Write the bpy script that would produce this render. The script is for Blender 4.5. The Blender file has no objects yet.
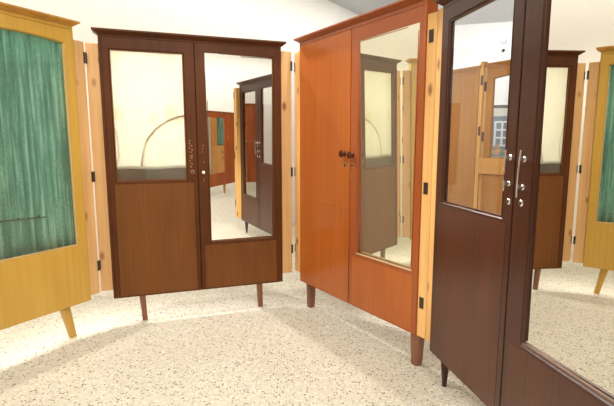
import bpy, bmesh, math, random
from mathutils import Vector, Matrix
random.seed(7)
S = bpy.context.scene
C = S.collection
PI = math.pi

# ------------------------------------------------------------------ helpers
def quad_box(bm, u0, u1, v0, v1, z0, z1, bev=0.0):
    vs = [bm.verts.new(p) for p in ((u0,v0,z0),(u1,v0,z0),(u1,v1,z0),(u0,v1,z0),(u0,v0,z1),(u1,v0,z1),(u1,v1,z1),(u0,v1,z1))]
    fs = [bm.faces.new([vs[i] for i in f]) for f in ((0,1,5,4),(1,2,6,5),(2,3,7,6),(3,0,4,7),(4,5,6,7),(3,2,1,0))]
    if bev > 0:
        es = list({e for f in fs for e in f.edges})
        bmesh.ops.bevel(bm, geom=es, offset=bev, segments=2, profile=0.6, affect='EDGES')
    return bm

def ring(bm, o, i, v0, v1, ch=0.008, chd=0.01, arch=0.0, nseg=16):
    """frame: outer rect o=(u0,u1,z0,z1), opening i; chamfered inner front edge; optional arched head"""
    def loop(u0, u1, z0, z1, v, a):
        pts = [(u0, v, z0), (u1, v, z0)]
        for k in range(nseg + 1):
            t = k / nseg
            pts.append((u1 + (u0 - u1) * t, v, z1 + a * math.sin(PI * t)))
        return [bm.verts.new(p) for p in pts]
    L = [loop(*o, v1, 0), loop(*o, v0 + 0.002, 0), loop(o[0]+.002, o[1]-.002, o[2]+.002, o[3]-.002, v0, 0),
         loop(i[0]-ch, i[1]+ch, i[2]-ch, i[3]+ch, v0, arch), loop(*i, v0 + chd, arch), loop(*i, v1, arch)]
    L.append(L[0])
    n = len(L[0])
    for a, b in zip(L, L[1:]):
        for k in range(n):
            bm.faces.new((a[k], a[(k+1) % n], b[(k+1) % n], b[k]))
    return bm

def lathe(bm, prof, M=Matrix.Identity(4), n=20):
    rings = []
    for r, h in prof:
        rings.append([bm.verts.new(M @ Vector((r*math.cos(2*PI*k/n), r*math.sin(2*PI*k/n), h))) for k in range(n)])
    for a, b in zip(rings, rings[1:]):
        for k in range(n):
            bm.faces.new((a[k], a[(k+1) % n], b[(k+1) % n], b[k]))
    bm.faces.new(list(reversed(rings[0]))); bm.faces.new(rings[-1])
    return bm

def front_axis(u, v, z):      # lathe axis pointing out of the front (-v)
    return Matrix.Translation((u, v, z)) @ Matrix.Rotation(PI/2, 4, 'X')

def tube(bm, pts, r, n=10):
    prev = None
    pts = [Vector(p) for p in pts]
    for k, p in enumerate(pts):
        d = (pts[min(k+1, len(pts)-1)] - pts[max(k-1, 0)]).normalized()
        q = d.to_track_quat('Z', 'Y')
        cur = [bm.verts.new(p + q @ Vector((r*math.cos(2*PI*j/n), r*math.sin(2*PI*j/n), 0))) for j in range(n)]
        if prev:
            for j in range(n):
                bm.faces.new((prev[j], prev[(j+1) % n], cur[(j+1) % n], cur[j]))
        else:
            bm.faces.new(list(reversed(cur)))
        prev = cur
    bm.faces.new(prev)
    return bm

def obj(name, bm, mat, parent=None, smooth=False, label=None):
    bmesh.ops.recalc_face_normals(bm, faces=bm.faces[:])
    me = bpy.data.meshes.new(name); bm.to_mesh(me); bm.free()
    me.materials.append(mat)
    if smooth:
        for p in me.polygons: p.use_smooth = True
        try: me.set_sharp_from_angle(angle=math.radians(40))
        except Exception: pass
    o = bpy.data.objects.new(name, me); C.objects.link(o)
    if parent: o.parent = parent
    if label: o['label'] = label
    return o

def box(name, u0, u1, v0, v1, z0, z1, mat, parent=None, bev=0.002, label=None):
    return obj(name, quad_box(bmesh.new(), u0, u1, v0, v1, z0, z1, bev), mat, parent, False, label)

def thing(name, label, cat, loc, rz=0.0, group=None):
    o = bpy.data.objects.new(name, None); C.objects.link(o)
    o.empty_display_size = .1
    o.location = loc; o.rotation_euler = (0, 0, rz)
    o['label'] = label; o['category'] = cat
    if group: o['group'] = group
    return o

# ------------------------------------------------------------------ materials
def srgb(r, g, b):
    f = lambda c: (c/255/12.92) if c/255 <= .04045 else ((c/255+.055)/1.055)**2.4
    return (f(r), f(g), f(b), 1)

class NT:
    def __init__(s, name):
        s.m = bpy.data.materials.new(name); s.m.use_nodes = True
        s.t = s.m.node_tree; s.t.nodes.clear()
        s.out = s.n('ShaderNodeOutputMaterial')
    def n(s, typ, **kw):
        nd = s.t.nodes.new(typ)
        for k, v in kw.items():
            if k in nd.bl_rna.properties: setattr(nd, k, v)
            else: nd.inputs[k].default_value = v
        return nd
    def l(s, a, b): s.t.links.new(a, b)
    def math(s, op, a, b=None, c=None, clamp=False):
        nd = s.n('ShaderNodeMath', operation=op, use_clamp=clamp)
        for i, x in enumerate((a, b, c)):
            if x is None: continue
            if isinstance(x, (int, float)): nd.inputs[i].default_value = x
            else: s.l(x, nd.inputs[i])
        return nd.outputs[0]
    def ramp(s, fac, stops):
        r = s.n('ShaderNodeValToRGB')
        e = r.color_ramp.elements
        while len(e) < len(stops): e.new(.5)
        for k, (p, c) in enumerate(stops): e[k].position = p; e[k].color = c
        s.l(fac, r.inputs[0]); return r.outputs[0]
    def mix(s, fac, a, b):
        nd = s.n('ShaderNodeMix', data_type='RGBA')
        for sock, x in ((nd.inputs[0], fac), (nd.inputs[6], a), (nd.inputs[7], b)):
            if isinstance(x, (int, float)): sock.default_value = x
            elif isinstance(x, tuple): sock.default_value = x
            else: s.l(x, sock)
        return nd.outputs[2]

def wood(name, dark, light, rough=.4, coat=.0, grain=60, stretch=.035, bump=.02, knots=False, spec=.5):
    w = NT(name)
    tc = w.n('ShaderNodeTexCoord')
    mp = w.n('ShaderNodeMapping'); w.l(tc.outputs['Object'], mp.inputs[0])
    mp.inputs['Scale'].default_value = (1, 1, stretch)
    n1 = w.n('ShaderNodeTexNoise', Scale=grain, Detail=6.0, Roughness=.6); w.l(mp.outputs[0], n1.inputs[0])
    mp2 = w.n('ShaderNodeMapping'); w.l(tc.outputs['Object'], mp2.inputs[0])
    mp2.inputs['Scale'].default_value = (1, 1, .12)
    n2 = w.n('ShaderNodeTexNoise', Scale=7.0, Detail=3.0, Distortion=.6); w.l(mp2.outputs[0], n2.inputs[0])
    n3 = w.n('ShaderNodeTexNoise', Scale=2.2, Detail=2.0); w.l(tc.outputs['Object'], n3.inputs[0])
    f = w.math('ADD', w.math('MULTIPLY', n1.outputs[0], .45), w.math('ADD', w.math('MULTIPLY', n2.outputs[0], .35), w.math('MULTIPLY', n3.outputs[0], .2)))
    col = w.ramp(f, [(.36, dark), (.62, light)])
    if knots:
        mp3 = w.n('ShaderNodeMapping'); w.l(tc.outputs['Object'], mp3.inputs[0])
        mp3.inputs['Scale'].default_value = (9, 9, 4.5)
        vo = w.n('ShaderNodeTexVoronoi', Scale=1.0, Randomness=1.0); w.l(mp3.outputs[0], vo.inputs[0])
        k = w.ramp(vo.outputs['Distance'], [(.12, (1, 1, 1, 1)), (.22, (0, 0, 0, 1))])
        col = w.mix(k, col, srgb(135, 82, 42))
    p = w.n('ShaderNodeBsdfPrincipled', Roughness=rough)
    p.inputs['Coat Weight'].default_value = coat; p.inputs['Coat Roughness'].default_value = .12
    p.inputs['Specular IOR Level'].default_value = spec
    w.l(col, p.inputs['Base Color'])
    b = w.n('ShaderNodeBump', Strength=bump*5, Distance=.002); w.l(n1.outputs[0], b.inputs['Height']); w.l(b.outputs[0], p.inputs['Normal'])
    w.l(p.outputs[0], w.out.inputs[0])
    return w.m

def plain(name, col, rough=.5, metal=0.0, noise=.0):
    w = NT(name)
    p = w.n('ShaderNodeBsdfPrincipled', Roughness=rough, Metallic=metal)
    tc = w.n('ShaderNodeTexCoord')
    n = w.n('ShaderNodeTexNoise', Scale=14.0, Detail=4.0); w.l(tc.outputs['Object'], n.inputs[0])
    d = tuple(c*(1-noise) for c in col[:3]) + (1,)
    w.l(w.mix(n.outputs[0], d, col), p.inputs['Base Color'])
    w.l(p.outputs[0], w.out.inputs[0])
    return w.m

def mirror(name, tint, haze=0.0, hazecol=(.5, .5, .4, 1), rough=0.0):
    w = NT(name)
    g = w.n('ShaderNodeBsdfGlossy', Roughness=rough); g.inputs['Color'].default_value = tint
    if haze:
        d = w.n('ShaderNodeBsdfDiffuse'); d.inputs['Color'].default_value = hazecol
        tc = w.n('ShaderNodeTexCoord')
        n = w.n('ShaderNodeTexNoise', Scale=5.0, Detail=6.0, Roughness=.7); w.l(tc.outputs['Object'], n.inputs[0])
        fac = w.math('ADD', w.math('MULTIPLY', n.outputs[0], haze*.9), haze*.55)
        mx = w.n('ShaderNodeMixShader'); w.l(fac, mx.inputs[0]); w.l(g.outputs[0], mx.inputs[1]); w.l(d.outputs[0], mx.inputs[2])
        w.l(mx.outputs[0], w.out.inputs[0])
    else:
        w.l(g.outputs[0], w.out.inputs[0])
    return w.m

def glass(name, tint=(.96, .97, .96, 1), ior=1.5, dust=.0):
    w = NT(name)
    t = w.n('ShaderNodeBsdfTransparent'); t.inputs[0].default_value = tint
    g = w.n('ShaderNodeBsdfGlossy', Roughness=0.0)
    ge = w.n('ShaderNodeNewGeometry'); dp = w.n('ShaderNodeVectorMath', operation='DOT_PRODUCT')
    w.l(ge.outputs['Normal'], dp.inputs[0]); w.l(ge.outputs['Incoming'], dp.inputs[1])
    k = w.math('POWER', w.math('SUBTRACT', 1.0, w.math('ABSOLUTE', dp.outputs['Value']), clamp=True), 5.0)
    f0 = ((ior-1)/(ior+1))**2
    fr = w.math('MULTIPLY_ADD', k, 1-f0, f0)
    mx = w.n('ShaderNodeMixShader'); w.l(fr, mx.inputs[0]); w.l(t.outputs[0], mx.inputs[1]); w.l(g.outputs[0], mx.inputs[2])
    last = mx.outputs[0]
    if dust:
        d = w.n('ShaderNodeBsdfDiffuse'); d.inputs[0].default_value = (.8, .78, .72, 1)
        m2 = w.n('ShaderNodeMixShader', Fac=dust); w.l(last, m2.inputs[1]); w.l(d.outputs[0], m2.inputs[2]); last = m2.outputs[0]
    w.l(last, w.out.inputs[0])
    return w.m

M = {}
M['yellow'] = wood('yellow veneer', srgb(192, 150, 60), srgb(206, 166, 76), .42, .05, 45)
M['yellow_top'] = wood('ochre cornice wood', srgb(172, 122, 44), srgb(196, 146, 60), .45, .05, 45)
M['brown'] = wood('brown veneer', srgb(102, 60, 25), srgb(122, 75, 34), .45, 0, 70, spec=.22)
M['brown_dark'] = wood('dark brown frame wood', srgb(76, 40, 18), srgb(94, 53, 25), .45, 0, 70, spec=.16)
M['orange'] = wood('orange red veneer', srgb(162, 82, 23), srgb(180, 96, 31), .36, .12, 35, .03)
M['orange_frame'] = wood('orange red frame wood', srgb(144, 69, 26), srgb(162, 83, 34), .38, .12, 45)
M['umber'] = wood('umber gloss wood', srgb(64, 32, 19), srgb(84, 46, 28), .30, .06, 60, spec=.38)
M['umber_dark'] = wood('umber frame wood', srgb(56, 28, 17), srgb(72, 38, 24), .30, .06, 60, spec=.38)
M['pine'] = wood('pine', srgb(196, 148, 92), srgb(220, 178, 120), .55, 0, 50, .02, knots=True)
M['pine_pale'] = wood('pale pine', srgb(214, 158, 88), srgb(238, 190, 122), .55, 0, 50, .02, knots=True)
M['honey'] = wood('honey veneer', srgb(172, 116, 58), srgb(196, 142, 80), .45, .05, 40)
M['honey_pale'] = wood('pale honey wood', srgb(206, 148, 78), srgb(228, 174, 100), .45, .05, 40)
M['russet'] = wood('russet veneer', srgb(128, 56, 18), srgb(172, 84, 30), .42, .08, 50)
M['amber'] = wood('amber veneer', srgb(164, 106, 44), srgb(188, 130, 60), .45, .05, 45)
M['leg_brown'] = wood('leg brown wood', srgb(112, 70, 48), srgb(148, 100, 74), .45, .05, 50)
M['bead'] = plain('pale bead wood', srgb(214, 186, 132), .5, 0, .25)
M['bead_dark'] = plain('grey brown bead wood', srgb(112, 84, 70), .5, 0, .35)
M['chrome'] = plain('chrome', (.82, .82, .82, 1), .14, 1.0)
M['steel'] = plain('blackened steel', srgb(72, 64, 56), .4, .4, .4)
M['brass'] = plain('worn brass', srgb(206, 164, 116), .3, .9, .4)
M['knob_wood'] = plain('turned knob wood', srgb(84, 32, 14), .25, 0, .2)
M['black'] = plain('keyhole black', srgb(18, 14, 12), .6)
M['scuff'] = plain('scuffed bare wood', srgb(196, 150, 110), .7, 0, .2)
M['scuff_grey'] = plain('grey scuffed varnish', srgb(140, 118, 106), .7, 0, .3)
M['keyhole_light'] = plain('white keyhole light', srgb(245, 240, 232), .3)  # white colour stands in for light seen through a hole
M['mirror_clear'] = mirror('clear mirror', (.93, .93, .90, 1))
M['mirror_old'] = mirror('foxed mirror', (.78, .78, .66, 1), .22, (.46, .42, .31, 1))
M['mirror_grey'] = mirror('greyish mirror', (.74, .73, .69, 1))
M['glass'] = glass('door glass', (.95, .95, .95, 1), 1.55)
M['glass_dusty'] = glass('dusty door glass', (.95, .96, .95, 1), 1.45, .03)
M['board'] = plain('grimy backing board', srgb(128, 104, 74), .8, 0, .75)

def cloth_mat():
    w = NT('stained cream cotton')
    tc = w.n('ShaderNodeTexCoord'); sp = w.n('ShaderNodeSeparateXYZ'); w.l(tc.outputs['Object'], sp.inputs[0])
    x, z = sp.outputs[0], sp.outputs[2]
    nz = w.n('ShaderNodeTexNoise', Scale=22.0, Detail=4.0); w.l(tc.outputs['Object'], nz.inputs[0])
    wob = w.math('MULTIPLY', w.math('SUBTRACT', nz.outputs[0], .5), .022)
    def arc(cx, cz, r, wd, x0, x1):
        d = w.math('SQRT', w.math('ADD', w.math('POWER', w.math('SUBTRACT', x, cx), 2.0), w.math('POWER', w.math('SUBTRACT', z, cz), 2.0)))
        d = w.math('ABSOLUTE', w.math('SUBTRACT', w.math('ADD', d, wob), r))
        k = w.math('SUBTRACT', 1.0, w.math('DIVIDE', d, wd), clamp=True)
        k = w.math('MULTIPLY', k, w.math('MULTIPLY', w.math('GREATER_THAN', x, x0), w.math('LESS_THAN', x, x1)))
        return w.math('MULTIPLY', k, w.math('GREATER_THAN', z, 1.09))
    a1 = arc(.560, 1.098, .335, .010, .20, .60)
    a2 = arc(-.32, 1.215, .405, .006, .0, .12)
    wide = arc(.560, 1.098, .325, .03, .20, .60)
    n2 = w.n('ShaderNodeTexNoise', Scale=6.0, Detail=3.0); w.l(tc.outputs['Object'], n2.inputs[0])
    blot = w.ramp(n2.outputs[0], [(.56, (0, 0, 0, 1)), (.75, (1, 1, 1, 1))])
    wv = w.n('ShaderNodeTexWave', Scale=55.0, bands_direction='X'); w.l(tc.outputs['Object'], wv.inputs[0])
    wh = w.n('ShaderNodeTexWave', Scale=55.0, bands_direction='Z'); w.l(tc.outputs['Object'], wh.inputs[0])
    weave = w.math('MULTIPLY', w.math('ADD', wv.outputs['Fac'], wh.outputs['Fac']), .5)
    col = w.mix(weave, srgb(244, 240, 224), srgb(252, 250, 240))
    col = w.mix(w.math('MULTIPLY', blot, .35), col, srgb(232, 214, 160))
    col = w.mix(w.math('MULTIPLY', wide, .16), col, srgb(214, 186, 120))
    col = w.mix(w.math('MULTIPLY', a1, w.ramp(n2.outputs[0], [(.3, (.25, .25, .25, 1)), (.6, (.9, .9, .9, 1))])), col, srgb(138, 102, 58))
    col = w.mix(w.math('MULTIPLY', a2, .6), col, srgb(190, 158, 96))
    d = w.n('ShaderNodeBsdfDiffuse'); w.l(col, d.inputs[0])
    t = w.n('ShaderNodeBsdfTranslucent'); w.l(col, t.inputs[0])
    mx = w.n('ShaderNodeMixShader', Fac=.5); w.l(d.outputs[0], mx.inputs[1]); w.l(t.outputs[0], mx.inputs[2])
    w.l(mx.outputs[0], w.out.inputs[0])
    return w.m
M['cloth'] = cloth_mat()

def curtain_mat():
    w = NT('teal curtain cloth')
    tc = w.n('ShaderNodeTexCoord')
    mp = w.n('ShaderNodeMapping'); w.l(tc.outputs['Object'], mp.inputs[0]); mp.inputs['Scale'].default_value = (1, 0, .05)
    n1 = w.n('ShaderNodeTexNoise', Scale=45.0, Detail=3.0); w.l(mp.outputs[0], n1.inputs[0])
    n2 = w.n('ShaderNodeTexNoise', Scale=160.0, Detail=2.0); w.l(tc.outputs['Object'], n2.inputs[0])
    f = w.math('ADD', w.math('MULTIPLY', n1.outputs[0], .7), w.math('MULTIPLY', n2.outputs[0], .3))
    col = w.ramp(f, [(.38, srgb(86, 146, 130)), (.5, srgb(116, 172, 154)), (.62, srgb(172, 212, 194))])
    d = w.n('ShaderNodeBsdfDiffuse'); w.l(col, d.inputs[0])
    t = w.n('ShaderNodeBsdfTranslucent'); w.l(col, t.inputs[0])
    mx = w.n('ShaderNodeMixShader', Fac=.45); w.l(d.outputs[0], mx.inputs[1]); w.l(t.outputs[0], mx.inputs[2])
    w.l(mx.outputs[0], w.out.inputs[0])
    return w.m
M['curtain'] = curtain_mat()

def terrazzo():
    w = NT('cream terrazzo')
    tc = w.n('ShaderNodeTexCoord')
    col = None
    nb = w.n('ShaderNodeTexNoise', Scale=1.2, Detail=3.0); w.l(tc.outputs['Object'], nb.inputs[0])
    base = w.ramp(nb.outputs[0], [(.35, srgb(202, 195, 176)), (.65, srgb(210, 204, 186))])
    def chips(sc, thr, size, c, prev, seed):
        mp = w.n('ShaderNodeMapping'); w.l(tc.outputs['Object'], mp.inputs[0]); mp.inputs['Location'].default_value = (seed, seed*.7, 0)
        v = w.n('ShaderNodeTexVoronoi', Scale=sc, voronoi_dimensions='2D'); w.l(mp.outputs[0], v.inputs[0])
        s = w.n('ShaderNodeSeparateColor'); w.l(v.outputs['Color'], s.inputs[0])
        keep = w.math('LESS_THAN', s.outputs[0], thr)
        rad = w.math('MULTIPLY_ADD', s.outputs[1], size, size*.5)
        ins = w.math('LESS_THAN', v.outputs['Distance'], rad)
        return w.mix(w.math('MULTIPLY', keep, ins), prev, c)
    col = chips(60, .55, .34, srgb(222, 217, 204), base, 3.1)
    col = chips(62, .26, .30, srgb(186, 176, 158), col, 8.3)
    col = chips(66, .15, .28, srgb(140, 130, 116), col, 1.7)
    col = chips(70, .08, .29, srgb(84, 77, 70), col, 5.9)
    p = w.n('ShaderNodeBsdfPrincipled', Roughness=.42); w.l(col, p.inputs['Base Color'])
    p.inputs['Specular IOR Level'].default_value = .3
    w.l(p.outputs[0], w.out.inputs[0])
    return w.m
M['floor'] = terrazzo()

def wall_mat(name, c):
    w = NT(name)
    tc = w.n('ShaderNodeTexCoord')
    n = w.n('ShaderNodeTexNoise', Scale=90.0, Detail=3.0); w.l(tc.outputs['Object'], n.inputs[0])
    p = w.n('ShaderNodeBsdfPrincipled', Roughness=.85); p.inputs['Base Color'].default_value = c
    b = w.n('ShaderNodeBump', Strength=.08, Distance=.003); w.l(n.outputs[0], b.inputs['Height']); w.l(b.outputs[0], p.inputs['Normal'])
    w.l(p.outputs[0], w.out.inputs[0])
    return w.m
M['wall'] = wall_mat('white wall paint', srgb(238, 234, 226))
M['ceiling'] = wall_mat('ceiling paint', srgb(206, 206, 208))

# ------------------------------------------------------------------ room
H = 3.5
c50, s50 = math.cos(math.radians(53)), math.sin(math.radians(53))
K = (1.7, 9.4)
foot = [K, (8.6, 9.4 - 6.9*math.tan(math.radians(15))), (8.6, -5.2), (-6.6, -5.2), (-6.6, 9.4 - 8.3*s50/c50)]
def struct(o):
    o['kind'] = 'structure'; return o
def wall(name, a, b, t=.15):
    a, b = Vector(a), Vector(b); d = (b-a).normalized(); n = Vector((-d.y, d.x))   # outward (polygon runs clockwise)
    bm = bmesh.new()
    lo = [a - d*.15, b + d*.15, b + d*.15 + n*t, a - d*.15 + n*t]
    v = [bm.verts.new((p.x, p.y, z)) for z in (0, H) for p in lo]
    for f in ((0,1,2,3),(4,5,6,7),(0,1,5,4),(1,2,6,5),(2,3,7,6),(3,0,4,7)): bm.faces.new([v[i] for i in f])
    return struct(obj(name, bm, M['wall']))
def slab(name, z0, z1, mat):
    bm = bmesh.new()
    lo = [bm.verts.new((x, y, z0)) for x, y in foot]; hi = [bm.verts.new((x, y, z1)) for x, y in foot]
    bm.faces.new(lo); bm.faces.new(hi)
    for k in range(5): bm.faces.new((lo[k], lo[(k+1) % 5], hi[(k+1) % 5], hi[k]))
    return struct(obj(name, bm, mat))
slab('floor', -.1, 0, M['floor'])
slab('ceiling', H, H+.1, M['ceiling'])
for nm, k in (('wall_back', 0), ('wall_right', 1), ('wall_front', 2), ('wall_side', 3), ('wall_left', 4)):
    wall(nm, foot[k], foot[(k+1) % 5])

# ------------------------------------------------------------------ wardrobe builder (u right, v back, z up; v=0 front)
T = .085
def cornice(t, W, zc, zt, mat, over=.032, fwd=.03, dep=T):
    bm = bmesh.new()
    prof = [(0.0, zc), (.35, zc + (zt-zc)*.25), (.85, zc + (zt-zc)*.62), (1.0, zc + (zt-zc)*.66), (1.0, zt)]
    loops = []
    for k, z in prof:
        o, f = over*k, fwd*k
        loops.append([bm.verts.new(p) for p in ((-o, -f, z), (W+o, -f, z), (W+o, dep, z), (-o, dep, z))])
    for a, b in zip(loops, loops[1:]):
        for k in range(4): bm.faces.new((a[k], a[(k+1) % 4], b[(k+1) % 4], b[k]))
    bm.faces.new(loops[0]); bm.faces.new(loops[-1])
    return obj('cornice', bm, mat, t)

def carcass(t, W, zb, zc, mat, door_top, mid=None, T=T):
    if mid: box('middle_stile', mid-.028, mid+.028, .0285 if mid else 0, T, zb+.03, door_top, mat, t, 0)
    box('side_panel', 0, .018, .003, T, zb, zc, mat, t, .0015)
    box('side_panel', W-.018, W, .003, T, zb, zc, mat, t, .0015)
    box('top_rail', .018, W-.018, .003, T, door_top, zc, mat, t, .0015)
    box('bottom_board', .018, W-.018, .006, T, zb, zb+.03, mat, t, .0015)

def framed_door(t, o, i, mat, split=True, arch=0.0, panel_mat=None, label=None, ch=.006, rail=.03):
    """a door whose upper part is an opening i; below it one flush panel"""
    bm = bmesh.new()
    ring(bm, o, i, 0, .028, ch, .008, arch)
    d = obj('door', bm, mat, t, label=label)
    if panel_mat and i[2] - o[2] > .15:
        box('lower_panel', o[0]+rail, o[1]-rail, -.0012, .004, o[2]+.01, i[2]-.022, panel_mat, d, .0005)
    return d

def pane(name, d, i, mat, v=.014, th=.004, yaw=0, tilt=0, over=.008, arch=0.0):
    cu, cz = (i[0]+i[1])/2, (i[2]+i[3])/2
    w, h = (i[1]-i[0])/2 + over, (i[3]-i[2])/2 + over + arch
    cz += arch/2
    o = box(name, -w, w, 0, th, -h, h, mat, d, 0)
    o.location = (cu, v, cz)
    # normal -Y leans: yaw about z, tilt about x
    o.rotation_euler = (tilt, 0, yaw)
    return o

def bead(d, i, mat, wd=.007, v=.002, th=.012, sides='blrt', label=None):
    bm = bmesh.new()
    u0, u1, z0, z1 = i
    if 'b' in sides: quad_box(bm, u0, u1, v, v+th, z0, z0+wd, .001)
    if 't' in sides: quad_box(bm, u0, u1, v, v+th, z1-wd, z1, .001)
    if 'l' in sides: quad_box(bm, u0, u0+wd, v, v+th, z0+wd, z1-wd, .001)
    if 'r' in sides: quad_box(bm, u1-wd, u1, v, v+th, z0+wd, z1-wd, .001)
    return obj('bead', bm, mat, d, label=label)

def leg(t, u, v, z1, w1, w0, du=0, dv=0, mat=None, square=True):
    """tapered leg, foot centre at (u+du, v+dv, 0), top centre (u, v, z1)"""
    bm = bmesh.new()
    n = 16
    def sect(cu, cv, z, w):
        out = []
        for k in range(n):
            a = 2*PI*(k+.5)/n; c, s = math.cos(a), math.sin(a)
            e = .45 if square else 1.0
            out.append(bm.verts.new((cu + w/2*math.copysign(abs(c)**e, c), cv + w/2*math.copysign(abs(s)**e, s), z)))
        return out
    L = [sect(u+du*(1-q), v+dv*(1-q), z1*q, w0+(w1-w0)*q) for q in (0, .02, .5, 1)]
    for a, b in zip(L, L[1:]):
        for k in range(n): bm.faces.new((a[k], a[(k+1) % n], b[(k+1) % n], b[k]))
    bm.faces.new(L[0]); bm.faces.new(L[-1])
    return obj('leg', bm, mat, t, True)

def post(t, u0, u1, v0, v1, z0, z1, mat, label='rough pine batten'):
    return box('post', u0, u1, v0, v1, z0, z1, mat, t, .003, label)

def hinge(p, u, z, v=0, side=1, leaf=.024, hgt=.085, knuckle=True):
    bm = bmesh.new()
    quad_box(bm, min(u, u-side*leaf), max(u, u-side*leaf), v-.003, v-.0002, z-hgt/2, z+hgt/2, .0005)
    for k in (-1, 1):
        for j in (-1, 1):
            lathe(bm, [(.0035, 0), (.0035, .0012), (.001, .0018)], front_axis(u-side*leaf*(.5+.22*j), v-.003, z+k*hgt*.27), 8)
    if knuckle: tube(bm, [(u+side*.003, v-.004, z-hgt/2), (u+side*.003, v-.004, z+hgt/2)], .0058, 10)
    return obj('hinge', bm, M['steel'], p, label='dark steel butt hinge')

def knob(d, u, z, mat, r=.019, out=.034, name='knob', v=0):
    bm = bmesh.new()
    lathe(bm, [(r*.75, 0), (r*.7, .003), (r*.4, .006), (r*.38, out*.4), (r*.7, out*.55), (r, out*.75), (r*.92, out*.92), (r*.5, out)], front_axis(u, v, z), 20)
    return obj(name, bm, mat, d, True)

def keyplate(d, u, z, mat, r=.013, v=0, hole=True):
    bm = bmesh.new()
    lathe(bm, [(r, 0), (r, .0015), (r*.8, .004), (r*.45, .0045), (r*.4, .003)], front_axis(u, v, z), 18)
    k = obj('keyhole_plate', bm, mat, d, True)
    if hole:
        bm = bmesh.new(); lathe(bm, [(r*.34, .0025), (r*.34, .0052)], front_axis(u, v, z), 12)
        quad_box(bm, u-r*.13, u+r*.13, v-.0052, v-.0025, z-r*.7, z-r*.2)
        obj('keyhole', bm, M['black'], k)
    return k

def scuffs(d, spots, mat, v=-.0006):
    for (u0, z0, u1, z1, w) in spots:
        bm = bmesh.new()
        a, b = Vector((u0, 0, z0)), Vector((u1, 0, z1)); dd = (b-a).normalized(); n = Vector((-dd.z, 0, dd.x))*w/2
        pts = [a, a.lerp(b, .3)+n, a.lerp(b, .7)+n*.8, b, a.lerp(b, .6)-n, a.lerp(b, .2)-n*.7]
        f = [bm.verts.new((p.x, v, p.z)) for p in pts]; g = [bm.verts.new((p.x, v+.0012, p.z)) for p in pts]
        bm.faces.new(f); bm.faces.new(g)
        for k in range(6): bm.faces.new((f[k], f[(k+1) % 6], g[(k+1) % 6], g[k]))
        obj('scuff_mark', bm, mat, d)

def curtain(d, u0, u1, z0, z1, v, folds, amp, name='curtain', flat_from=None):
    bm = bmesh.new(); nu, nz = 160, 10
    rnd = [random.uniform(-1, 1) for _ in range(8)]
    def off(u, z):
        t = (u-u0)/(u1-u0)
        a = amp*(.55+.45*math.sin(5.1*t+rnd[0]))
        if flat_from is not None and t > flat_from: a *= .3
        ph = 2*PI*folds*t + .5*math.sin(9*t+rnd[1]) + .35*math.sin(2.2*(z-z0)+6*t)
        return a*(math.sin(ph) + .35*math.sin(2.3*ph+rnd[2]))
    g = [[bm.verts.new((u0+(u1-u0)*i/nu, v+off(u0+(u1-u0)*i/nu, z0+(z1-z0)*j/nz), z0+(z1-z0)*j/nz)) for j in range(nz+1)] for i in range(nu+1)]
    for i in range(nu):
        for j in range(nz): bm.faces.new((g[i][j], g[i+1][j], g[i+1][j+1], g[i][j+1]))
    o = obj(name, bm, M['curtain'], d, True)
    sm = o.modifiers.new('thick', 'SOLIDIFY'); sm.thickness = .0012
    return o

HINGE_Z = (1.775, 1.03, .437)

# ---- yellow wardrobe, far left
W, zb, zc, zt = 1.1378, .2246, 1.9437, 1.9749
A = thing('wardrobe', 'yellow wardrobe with green curtain behind its glass, at left edge of photo', 'wardrobe', (-1.9715, 1.8522, 0), 1.0666)
cornice(A, W, zc, zt, M['yellow_top'])
carcass(A, W, zb, zc, M['yellow'], 1.925, .517)
d = obj('door', quad_box(bmesh.new(), .004, .5155, 0, .028, zb, 1.923, .002), M['yellow'], A)
i = (.560, 1.0739, .6055, 1.838)
d = framed_door(A, (.5185, W-.004, zb, 1.923), i, M['yellow'], arch=.014)
bead(d, i, M['bead'], .006, .003, .012, 'br', 'pale bead round the glass')
pane('glass_pane', d, i, M['glass_dusty'], .016, .003, arch=.012)
cu = curtain(d, .545, 1.09, .575, 1.875, .052, 13, .009, flat_from=.62)
bm = bmesh.new(); tube(bm, [(.55, .034, .822), (.72, .034, .818), (.90, .034, .809)], .0035, 8)
for u in (.65, .745, .86): tube(bm, [(u-.005, .034, .819), (u+.005, .034, .8185)], .007, 8)
obj('curtain_rod', bm, plain('dark green rod', srgb(40, 84, 72), .6), d)
leg(A, .985, .06, zb+.002, .056, .040, .045, .0, M['yellow'], True)
leg(A, .17, .06, zb+.002, .056, .040, -.045, .0, M['yellow'], True)
p = post(A, W+.001, W+.0755, .012, .058, .25, 1.872, M['pine'])
for z in HINGE_Z: hinge(p, W+.0745, z, .012, 1, .007, .068)

# ---- dark brown wardrobe with cloth panel and mirror
W, zb, zc, zt = 1.2, .1916, 1.9341, 1.9598
B = thing('wardrobe', 'dark brown wardrobe with stained cream cloth panel on left door and clear mirror on right', 'wardrobe', (-1.3248, 2.9599, 0), .3295)
cornice(B, W, zc-.006, zt, M['brown_dark'])
carcass(B, W, zb, zc-.006, M['brown_dark'], 1.918, .5919)
sp = .5919
i = (.062, .517, .9948, 1.8405)
d = framed_door(B, (.019, sp-.002, zb, 1.916), i, M['brown_dark'], panel_mat=M['brown'])
bead(d, i, M['brown'], .006, .004, .01)
pane('glass_pane', d, i, M['glass_dusty'], .014, .003)
bm = bmesh.new(); n = 24
g = [[bm.verts.new((.05+.48*a/n, .030+.0025*math.sin(7*a/n*PI)*math.sin(3*b/n*PI), 1.071+.004*math.sin(9*a/n)+.79*b/n)) for b in range(n+1)] for a in range(n+1)]
for a in range(n):
    for b in range(n): bm.faces.new((g[a][b], g[a+1][b], g[a+1][b+1], g[a][b+1]))
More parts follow.
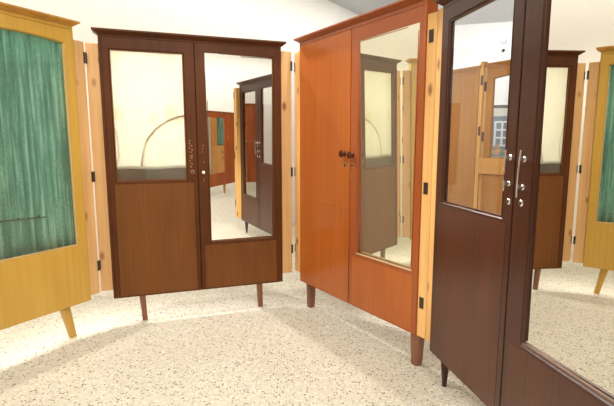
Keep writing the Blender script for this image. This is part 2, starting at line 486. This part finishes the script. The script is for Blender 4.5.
cl = obj('cloth_panel', bm, M['cloth'], d, True, 'cream cloth with a brown arc stain'); cl.modifiers.new('thick', 'SOLIDIFY').thickness = .001
box('backing_board', .05, .53, .036, .042, .97, 1.09, M['board'], d, 0, 'grimy grey strip below the cloth')
k = keyplate(d, .553, 1.047, M['leg_brown'], .015)
scuffs(d, [(.548+random.uniform(-.012, .014), z, .548+random.uniform(-.012, .014), z-.012, .006) for z in (1.27, 1.25, 1.235, 1.22, 1.205, 1.19, 1.165, 1.15, 1.13, 1.11, 1.09)], M['scuff'])
i = (.6675, 1.1379, .5424, 1.8456)
d = framed_door(B, (sp+.002, W-.019, zb, 1.916), i, M['brown_dark'], panel_mat=M['brown'])
bead(d, i, M['brown'], .005, .003, .008)
pane('mirror', d, i, M['mirror_clear'], .0125, .003, .019, .0147)
bm = bmesh.new(); lathe(bm, [(.011, 0), (.011, .002), (.006, .003)], front_axis(.629, 0, 1.043), 14); obj('keyhole_light_disc', bm, M['keyhole_light'], d, True, 'small white disc painted as light through the keyhole')  # solid white disc in place of a hole with light behind it
scuffs(d, [(.631+random.uniform(-.01, .012), z, .631+random.uniform(-.01, .012), z-.01, .005) for z in (1.235, 1.215, 1.19, 1.12, 1.0, .985)], M['scuff'])
leg(B, .182, .05, zb+.002, .042, .034, .012, 0, M['leg_brown'], True)
leg(B, 1.026, .05, zb+.002, .044, .036, .006, 0, M['leg_brown'], True)
p = post(B, -.0755, -.001, .012, .058, .25, 1.872, M['pine'])
for z in HINGE_Z: hinge(p, -.0735, z, .012, -1, .006, .068, False)
p = post(B, W+.001, W+.080, .012, .058, .254, 1.902, M['pine'])
for z in (1.80, 1.032, .442): hinge(p, W+.078, z, .012, 1, .006, .068)

# ---- orange red wardrobe
q = .985; zz = lambda z: 1.2464 + (z-1.2464)*q
W, zb, zc, zt = 1.2075*q, zz(.1814), zz(1.9666), zz(1.9956)
Cw = thing('wardrobe', 'bright orange-red wardrobe with round wooden knobs and a murky old mirror', 'wardrobe', (-.0597*q, 3.4061*q, 0), -.9909)
cornice(Cw, W, zc, zt, M['orange_frame'])
carcass(Cw, W, zb, zc, M['orange_frame'], zc-.022, .595)
sp = .604*q; dt = zc-.024
d = obj('door', quad_box(bmesh.new(), .002, sp-.0035, 0, .028, zb, dt, .003), M['orange'], Cw)
knob(d, .549*q, 1.178, M['knob_wood'], .023, .036)
keyplate(d, .556*q, 1.108, M['brass'], .018)
scuffs(d, [(.238, .853, .33, .850, .003), (.33, .850, .432, .848, .003), (.10, .47, .106, .463, .006)], M['scuff'])
i = (.677*q, 1.160*q, zz(.538), zz(1.8579))
d = framed_door(Cw, (sp+.0035, W-.002, zb, dt), i, M['orange_frame'], panel_mat=M['orange'])
bead(d, i, M['bead'], .005, .0, .012, 'b', 'pale bead under the mirror')
bead(d, (i[0], i[1], i[2]+.005, i[3]), M['orange_frame'], .005, .002, .01, 'lrt')
pane('mirror', d, i, M['mirror_old'], .0165, .003, -.0078, .0204)
knob(d, .634*q, 1.172, M['knob_wood'], .023, .036)
keyplate(d, .632*q, 1.108, M['brass'], .018)
scuffs(d, [(.652, .41, .657, .405, .008), (.606, 1.06, .607, 1.02, .004)], M['scuff'])
leg(Cw, .075, .055, zb+.002, .062, .048, -.004, 0, M['leg_brown'], True)
leg(Cw, W-.03, .055, zb+.002, .068, .050, -.002, 0, M['leg_brown'], True)
p = post(Cw, -.090, -.001, .012, .058, .254, 1.902, M['pine_pale'])
for z in (1.80, 1.032, .442): hinge(p, -.088, z, .012, -1, .005, .068, False)
p = post(Cw, W+.001, W+.066, .010, .060, .195, 1.885, M['pine_pale'])
for z in (1.775, 1.012, .39): hinge(p, W+.044, z, .010, 1, .028, .062, False)

# ---- dark glossy wardrobe, close on the right
W, zb, zc, zt = 1.2295, .1667, 1.889, 1.9244
D = thing('wardrobe', 'glossy umber wardrobe with chrome bar handles, nearest one at right of photo', 'wardrobe', (.6402, 2.244, 0), -1.3761)
cornice(D, W, zc, zt, M['umber_dark'])
carcass(D, W, zb, zc, M['umber_dark'], zc-.016, .6074, .05)
sp = .6074; dt = zc-.018
i = (.0728, .5417, .9646, 1.803)
d = framed_door(D, (.019, sp-.003, zb, dt), i, M['umber_dark'], panel_mat=M['umber'], ch=.008)
bead(d, i, M['umber'], .004, .003, .006)
pane('glass_pane', d, i, M['glass'], .010, .004)
def bar_handle(d, u, z0, z1, m0, m1, lean=0):
    bm = bmesh.new()
    pts = [(u-lean, -.021, z0), (u-lean*.5, -.023, z0+.04), (u, -.024, (z0+z1)/2), (u+lean*.5, -.023, z1-.04), (u+lean, -.021, z1)]
    tube(bm, pts, .0042, 10)
    for z in (m0, m1):
        lathe(bm, [(.0105, 0), (.0105, .003), (.006, .006), (.0045, .020)], front_axis(u, 0, z), 14)
    return obj('handle', bm, M['chrome'], d, True, 'chrome bar handle')
bar_handle(d, .580, 1.070, 1.222, 1.193, 1.097)
keyplate(d, .583, 1.030, M['chrome'], .0125)
scuffs(d, [(.40, .245, .425, .25, .002), (.45, .235, .47, .225, .004), (.49, .22, .515, .205, .004), (.46, .30, .462, .34, .002), (.07, .39, .073, .375, .006)], M['scuff_grey'])
i = (.708, 1.120, .523, 1.795)
d = framed_door(D, (sp+.003, W-.019, zb, dt), i, M['umber_dark'], panel_mat=M['umber'], ch=.009)
bead(d, i, M['bead_dark'], .007, .002, .012, 'b', 'worn greyish bead under the mirror')
bead(d, (i[0], i[1], i[2]+.007, i[3]), M['umber_dark'], .006, .003, .01, 'lrt')
pane('mirror', d, i, M['mirror_grey'], .0145, .003, .014, .0016)
bar_handle(d, .660, 1.055, 1.222, 1.190, 1.090, .004)
keyplate(d, .655, 1.033, M['chrome'], .0125)
leg(D, .075, .055, zb+.002, .052, .022, .0, 0, M['umber_dark'], False)
leg(D, 1.175, .055, zb+.002, .052, .022, .0, 0, M['umber_dark'], False)
p = post(D, -.064, -.001, .010, .060, .195, 1.89, M['pine_pale'])
p = post(D, W+.001, W+.100, -.042, .055, .195, 1.86, M['pine_pale'])
for z in (1.775, 1.012, .39): hinge(p, W+.094, z, -.042, 1, .022, .085, False)

# ---- wardrobes seen through the glass door
Fa = -1.009; fd = Vector((math.cos(Fa), math.sin(Fa)))
F0 = Vector((1.468, 3.96))                      # where its right end shows through the glass
W = 1.10; P0 = F0 - fd*W
zb, zc, zt = .18, 1.865, 1.90
F = thing('wardrobe', 'plain honey-coloured wardrobe standing behind the umber one, seen through its glass door', 'wardrobe', (P0.x, P0.y, 0), Fa)
cornice(F, W, zc, zt, M['honey'], .012, .015)
carcass(F, W, zb, zc, M['honey'], 1.845, .538)
for u0, u1 in ((.004, .536), (.540, W-.004)):
    d = obj('door', quad_box(bmesh.new(), u0, u1, 0, .028, zb, 1.843, .003), M['honey'], F)
    knob(d, .50 if u0 < .1 else .576, 1.1, M['knob_wood'], .016, .03)
for u in (.09, W-.09): leg(F, u, .05, zb+.002, .05, .036, 0, 0, M['honey'])
p = post(F, W+.001, W+.036, .004, .06, .2, 1.93, M['pine_pale'])
for z in (1.775, 1.35, .5): hinge(p, W+.034, z, .004, 1, .02, .08, False)
g0 = F0 + fd*.075
W = .95
G = thing('wardrobe', 'amber wardrobe with arched open window above a pale rail, furthest behind the glass door', 'wardrobe', (g0.x, g0.y, 0), Fa)
cornice(G, W, 1.872, 1.905, M['honey'], .012, .015)
carcass(G, W, zb, 1.872, M['amber'], 1.86)
i = (.062, .86, 1.125, 1.775)
d = framed_door(G, (.02, W-.02, zb, 1.858), i, M['amber'], panel_mat=M['honey'], arch=.03)
pane('glass_pane', d, i, M['glass'], .016, .003, arch=.025)
box('middle_rail', -.03, W-.03, -.014, -.001, .985, 1.118, M['honey_pale'], d, .003, 'pale wooden rail')
for u in (.09, W-.09): leg(G, u, .05, zb+.002, .05, .036, 0, 0, M['amber'])
p = post(G, -.034, -.004, .012, .06, .2, 1.88, M['pine'])
for z in (1.72, 1.3, .5): hinge(p, -.008, z, .012, 1, .02, .08, False)

# ---- wardrobes opposite, seen only in the mirrors
Ea = math.radians(149.5); W = 1.572
zb, zc, zt = .2, 1.672, 1.70
E = thing('wardrobe', 'russet wardrobe reflected in the clear mirror, with its own tall mirror on one door', 'wardrobe', (3.21, -2.683, 0), Ea)
cornice(E, W, zc, zt, M['russet'], .02, .02)
carcass(E, W, zb, zc, M['russet'], 1.65, .721)
d = obj('door', quad_box(bmesh.new(), .004, .719, 0, .028, zb, 1.648, .003), M['russet'], E)
knob(d, .662, 1.17, M['brass'], .014, .026); knob(d, .677, .80, M['brass'], .010, .02)
i = (.757, 1.50, .46, 1.575)
d = framed_door(E, (.723, W-.004, zb, 1.648), i, M['russet'])
pane('mirror', d, i, M['mirror_clear'], .014, .003)
for u in (.10, .71, W-.10): leg(E, u, .06, zb+.002, .05, .034, 0, 0, M['honey'])
Hh = thing('wardrobe', 'amber wardrobe with teal curtained pane, reflected in the russet wardrobe\'s mirror', 'wardrobe', (5.0, -1.985, 0), -PI/2)
W = 1.1
cornice(Hh, W, 1.80, 1.83, M['amber'], .02, .02)
carcass(Hh, W, .2, 1.80, M['amber'], 1.78, .55)
i = (.17, .50, .93, 1.70)
d = framed_door(Hh, (.004, .548, .2, 1.778), i, M['amber'], panel_mat=M['honey'])
pane('glass_pane', d, i, M['glass_dusty'], .014, .003)
curtain(d, .155, .515, .91, 1.715, .046, 6, .008)
knob(d, .30, .76, M['knob_wood'], .018, .03); knob(d, .30, .60, M['knob_wood'], .018, .03)
d = obj('door', quad_box(bmesh.new(), .552, W-.004, 0, .028, .2, 1.778, .003), M['amber'], Hh)
for u in (.10, W-.10): leg(Hh, u, .06, .202, .05, .034, 0, 0, M['amber'])

I = thing('wardrobe', 'plain russet wardrobe seen reflected in the umber wardrobe inside the clear mirror', 'wardrobe', (.85, -2.9, 0), PI)
W = 1.3
cornice(I, W, 1.85, 1.89, M['russet'], .02, .02)
carcass(I, W, .2, 1.85, M['russet'], 1.83, .65)
for u0, u1, ku in ((.004, .648, .60), (.652, W-.004, .70)):
    d = obj('door', quad_box(bmesh.new(), u0, u1, 0, .028, .2, 1.828, .003), M['russet'], I)
    knob(d, ku, 1.1, M['brass'], .016, .03)
for u in (.10, W-.10): leg(I, u, .06, .202, .05, .034, 0, 0, M['leg_brown'])

# ---- picture of a house on the far wall, seen through the open window
wd = Vector((math.cos(math.radians(-15)), math.sin(math.radians(-15))))
wn = Vector((wd.y, -wd.x))*1.0
wn = Vector((-math.sin(math.radians(15)), -math.cos(math.radians(15))))
pc = Vector(K) + wd*2.35 + wn*.02
pic = thing('picture', 'large picture of a grey house front with white window, on the far wall', 'picture', (pc.x, pc.y, 1.0), math.radians(-15))
box('canvas', -.75, .75, -.03, 0, 0, .97, plain('cream canvas', srgb(214, 208, 190), .8, 0, .1), pic, .003)
box('dark_band', -.75, .75, -.034, -.03, .91, .97, plain('slate roof paint', srgb(104, 92, 84), .8, 0, .2), pic, 0)
box('house_front', -.55, .62, -.036, -.03, .14, .76, plain('blue grey facade paint', srgb(122, 132, 142), .8, 0, .25), pic, 0)
bm = bmesh.new()
for x0 in (-.34, -.02):
    for u in (x0, x0+.125, x0+.25): quad_box(bm, u-.018, u+.018, -.041, -.036, .2, .66)
    for z in (.2, .35, .5, .65): quad_box(bm, x0-.018, x0+.268, -.0405, -.036, z-.016, z+.016)
obj('window_bars', bm, plain('white paint', srgb(226, 228, 226), .7), pic)
bm = bmesh.new(); quad_box(bm, -.62, .62, -.0385, -.03, 0.005, .16)
for k in range(60):
    u, z, r = random.uniform(-.6, .6), random.uniform(.02, .26), random.uniform(.02, .05)
    lathe(bm, [(r, 0), (r*.6, .004)], Matrix.Translation((u, -.038-.0001*k, z)) @ Matrix.Rotation(PI/2, 4, 'X'), 7)
w = NT('painted flowers'); tc = w.n('ShaderNodeTexCoord'); vo = w.n('ShaderNodeTexVoronoi', Scale=18.0); w.l(tc.outputs['Object'], vo.inputs[0])
s_ = w.n('ShaderNodeSeparateColor'); w.l(vo.outputs['Color'], s_.inputs[0])
pb = w.n('ShaderNodeBsdfPrincipled', Roughness=.8)
w.l(w.ramp(s_.outputs[0], [(.2, srgb(96, 140, 170)), (.45, srgb(110, 142, 96)), (.65, srgb(214, 178, 92)), (.9, srgb(196, 120, 120))]), pb.inputs[0]); w.l(pb.outputs[0], w.out.inputs[0])
obj('flower_bed', bm, w.m, pic)

# ---- small fitting high on the far wall
fc = Vector(K) + wd*2.08
dm = thing('wall_sensor', 'small pale dome sensor high on the far wall above the picture', 'sensor', (fc.x, fc.y, 3.15), math.radians(-15))
bm = bmesh.new(); lathe(bm, [(.055, 0), (.055, .025), (.044, .05), (.024, .066), (.007, .071)], front_axis(0, 0, 0), 20)
obj('housing', bm, plain('pale plastic', srgb(222, 224, 228), .5), dm, True)
bm = bmesh.new(); lathe(bm, [(.025, 0), (.025, .05), (.018, .055)], front_axis(0, 0, -.17), 14)
obj('lens', bm, plain('black plastic', srgb(36, 36, 40), .3), dm, True)
box('arm', -.012, .012, -.02, 0, -.18, 0, plain('white plastic', srgb(230, 230, 232), .5), dm, .002)

# ------------------------------------------------------------------ lights
WARM = (1.0, .90, .76)
def area(name, loc, rot, sx, sy, e, col):
    l = bpy.data.lights.new(name, 'AREA'); l.shape = 'RECTANGLE'; l.size = sx; l.size_y = sy; l.energy = e; l.color = col
    o = bpy.data.objects.new(name, l); o.location = loc; o.rotation_euler = rot; C.objects.link(o); return o
def spot(name, loc, tgt, e, ang, col=WARM, r=.04, blend=.5):
    l = bpy.data.lights.new(name, 'SPOT'); l.energy = e; l.spot_size = math.radians(ang); l.spot_blend = blend; l.shadow_soft_size = r; l.color = col
    o = bpy.data.objects.new(name, l); o.location = loc
    o.rotation_euler = (Vector(tgt)-Vector(loc)).to_track_quat('-Z', 'Y').to_euler(); C.objects.link(o); return o
def aimed(name, loc, tgt, sx, sy, e, col, spread=180):
    o = area(name, loc, (Vector(tgt)-Vector(loc)).to_track_quat('-Z', 'Y').to_euler(), sx, sy, e, col)
    o.data.spread = math.radians(spread); return o
WARM = (1.0, .955, .885)
area('ceiling_panel_light', (-.2, .4, 3.45), (0, 0, 0), 3.2, 3.0, 26, WARM)
area('ceiling_panel_light', (1.8, -2.4, 3.45), (0, 0, 0), 5, 2.5, 130, WARM)
aimed('added_wall_light', (3.2, -4.2, 3.44), (3.2, -5.2, 2.1), 8, .4, 130, (1, .97, .93), 140)  # added unseen lamp, brightens the front wall that shows in the mirror
aimed('track_light', (1.2, .3, 3.3), (2.4, -2.1, 1.0), .5, .3, 40, WARM, 90)
aimed('track_light', (.9, -.9, 3.3), (-1.2, 2.7, 1.2), .8, .4, 105, WARM)
aimed('track_light', (-1.6, .2, 3.3), (.3, 2.9, 1.2), .6, .4, 44, WARM)
aimed('added_wall_light', (-1.95, 3.5, 3.44), (-2.7, 4.1, 2.2), 4.5, .4, 38, (1, .965, .91), 120)  # added unseen lamp, whitens the left wall
aimed('added_wall_light', (.7, 6.4, 3.44), (-.1, 7.0, 2.2), 3.5, .4, 50, (.97, .96, .95), 130)  # added farther along, where the left wall stayed unlit
aimed('added_wall_light', (4.2, 7.1, 3.44), (4.6, 8.7, 2.0), 5, .5, 170, (.86, .93, 1.0), 140)  # added cool lamp, stands in for daylight on the back wall
aimed('added_back_light', (-1.5, 4.9, 3.3), (-1.05, 3.1, 1.45), .6, .3, 34, (1, .97, .93), 50)  # added unseen lamp, lets the cloth panel glow from behind
aimed('added_back_light', (-3.0, 3.1, 3.3), (-1.7, 2.35, 1.35), .5, .3, 34, (1, .97, .93), 55)  # added unseen lamp, brightens the green curtain from behind
spot('track_spot', (-1.62, 2.75, 3.42), (-1.5, 2.6, 0), 270, 110, WARM, .025)
spot('track_spot', (-1.0, 4.25, 3.42), (.25, 2.9, 1.4), 650, 36, WARM, .05)
spot('track_spot', (.285, 3.10, 3.42), (.25, 3.05, 0), 240, 100, WARM, .03)
wld = bpy.data.worlds.new('World'); S.world = wld; wld.use_nodes = True
wld.node_tree.nodes['Background'].inputs[0].default_value = (1, .95, .9, 1); wld.node_tree.nodes['Background'].inputs[1].default_value = .3

# ------------------------------------------------------------------ camera
cam = bpy.data.cameras.new('camera'); co = bpy.data.objects.new('camera', cam); C.objects.link(co)
cam.sensor_width = 36; cam.lens = 450.13/614*36; cam.clip_start = .05
cam.shift_x = -.504/614; cam.shift_y = 3.67/614
co.location = (0, 0, 1.2464); co.rotation_euler = (PI/2 - .1403, 0, 0)
S.camera = co
S.view_settings.view_transform = 'Standard'; S.view_settings.look = 'None'
S.view_settings.exposure = -0.6; S.view_settings.gamma = 1
S.view_settings.use_curve_mapping = False
try: S.cycles.max_bounces = 14; S.cycles.glossy_bounces = 8; S.cycles.transparent_max_bounces = 16
except Exception: pass
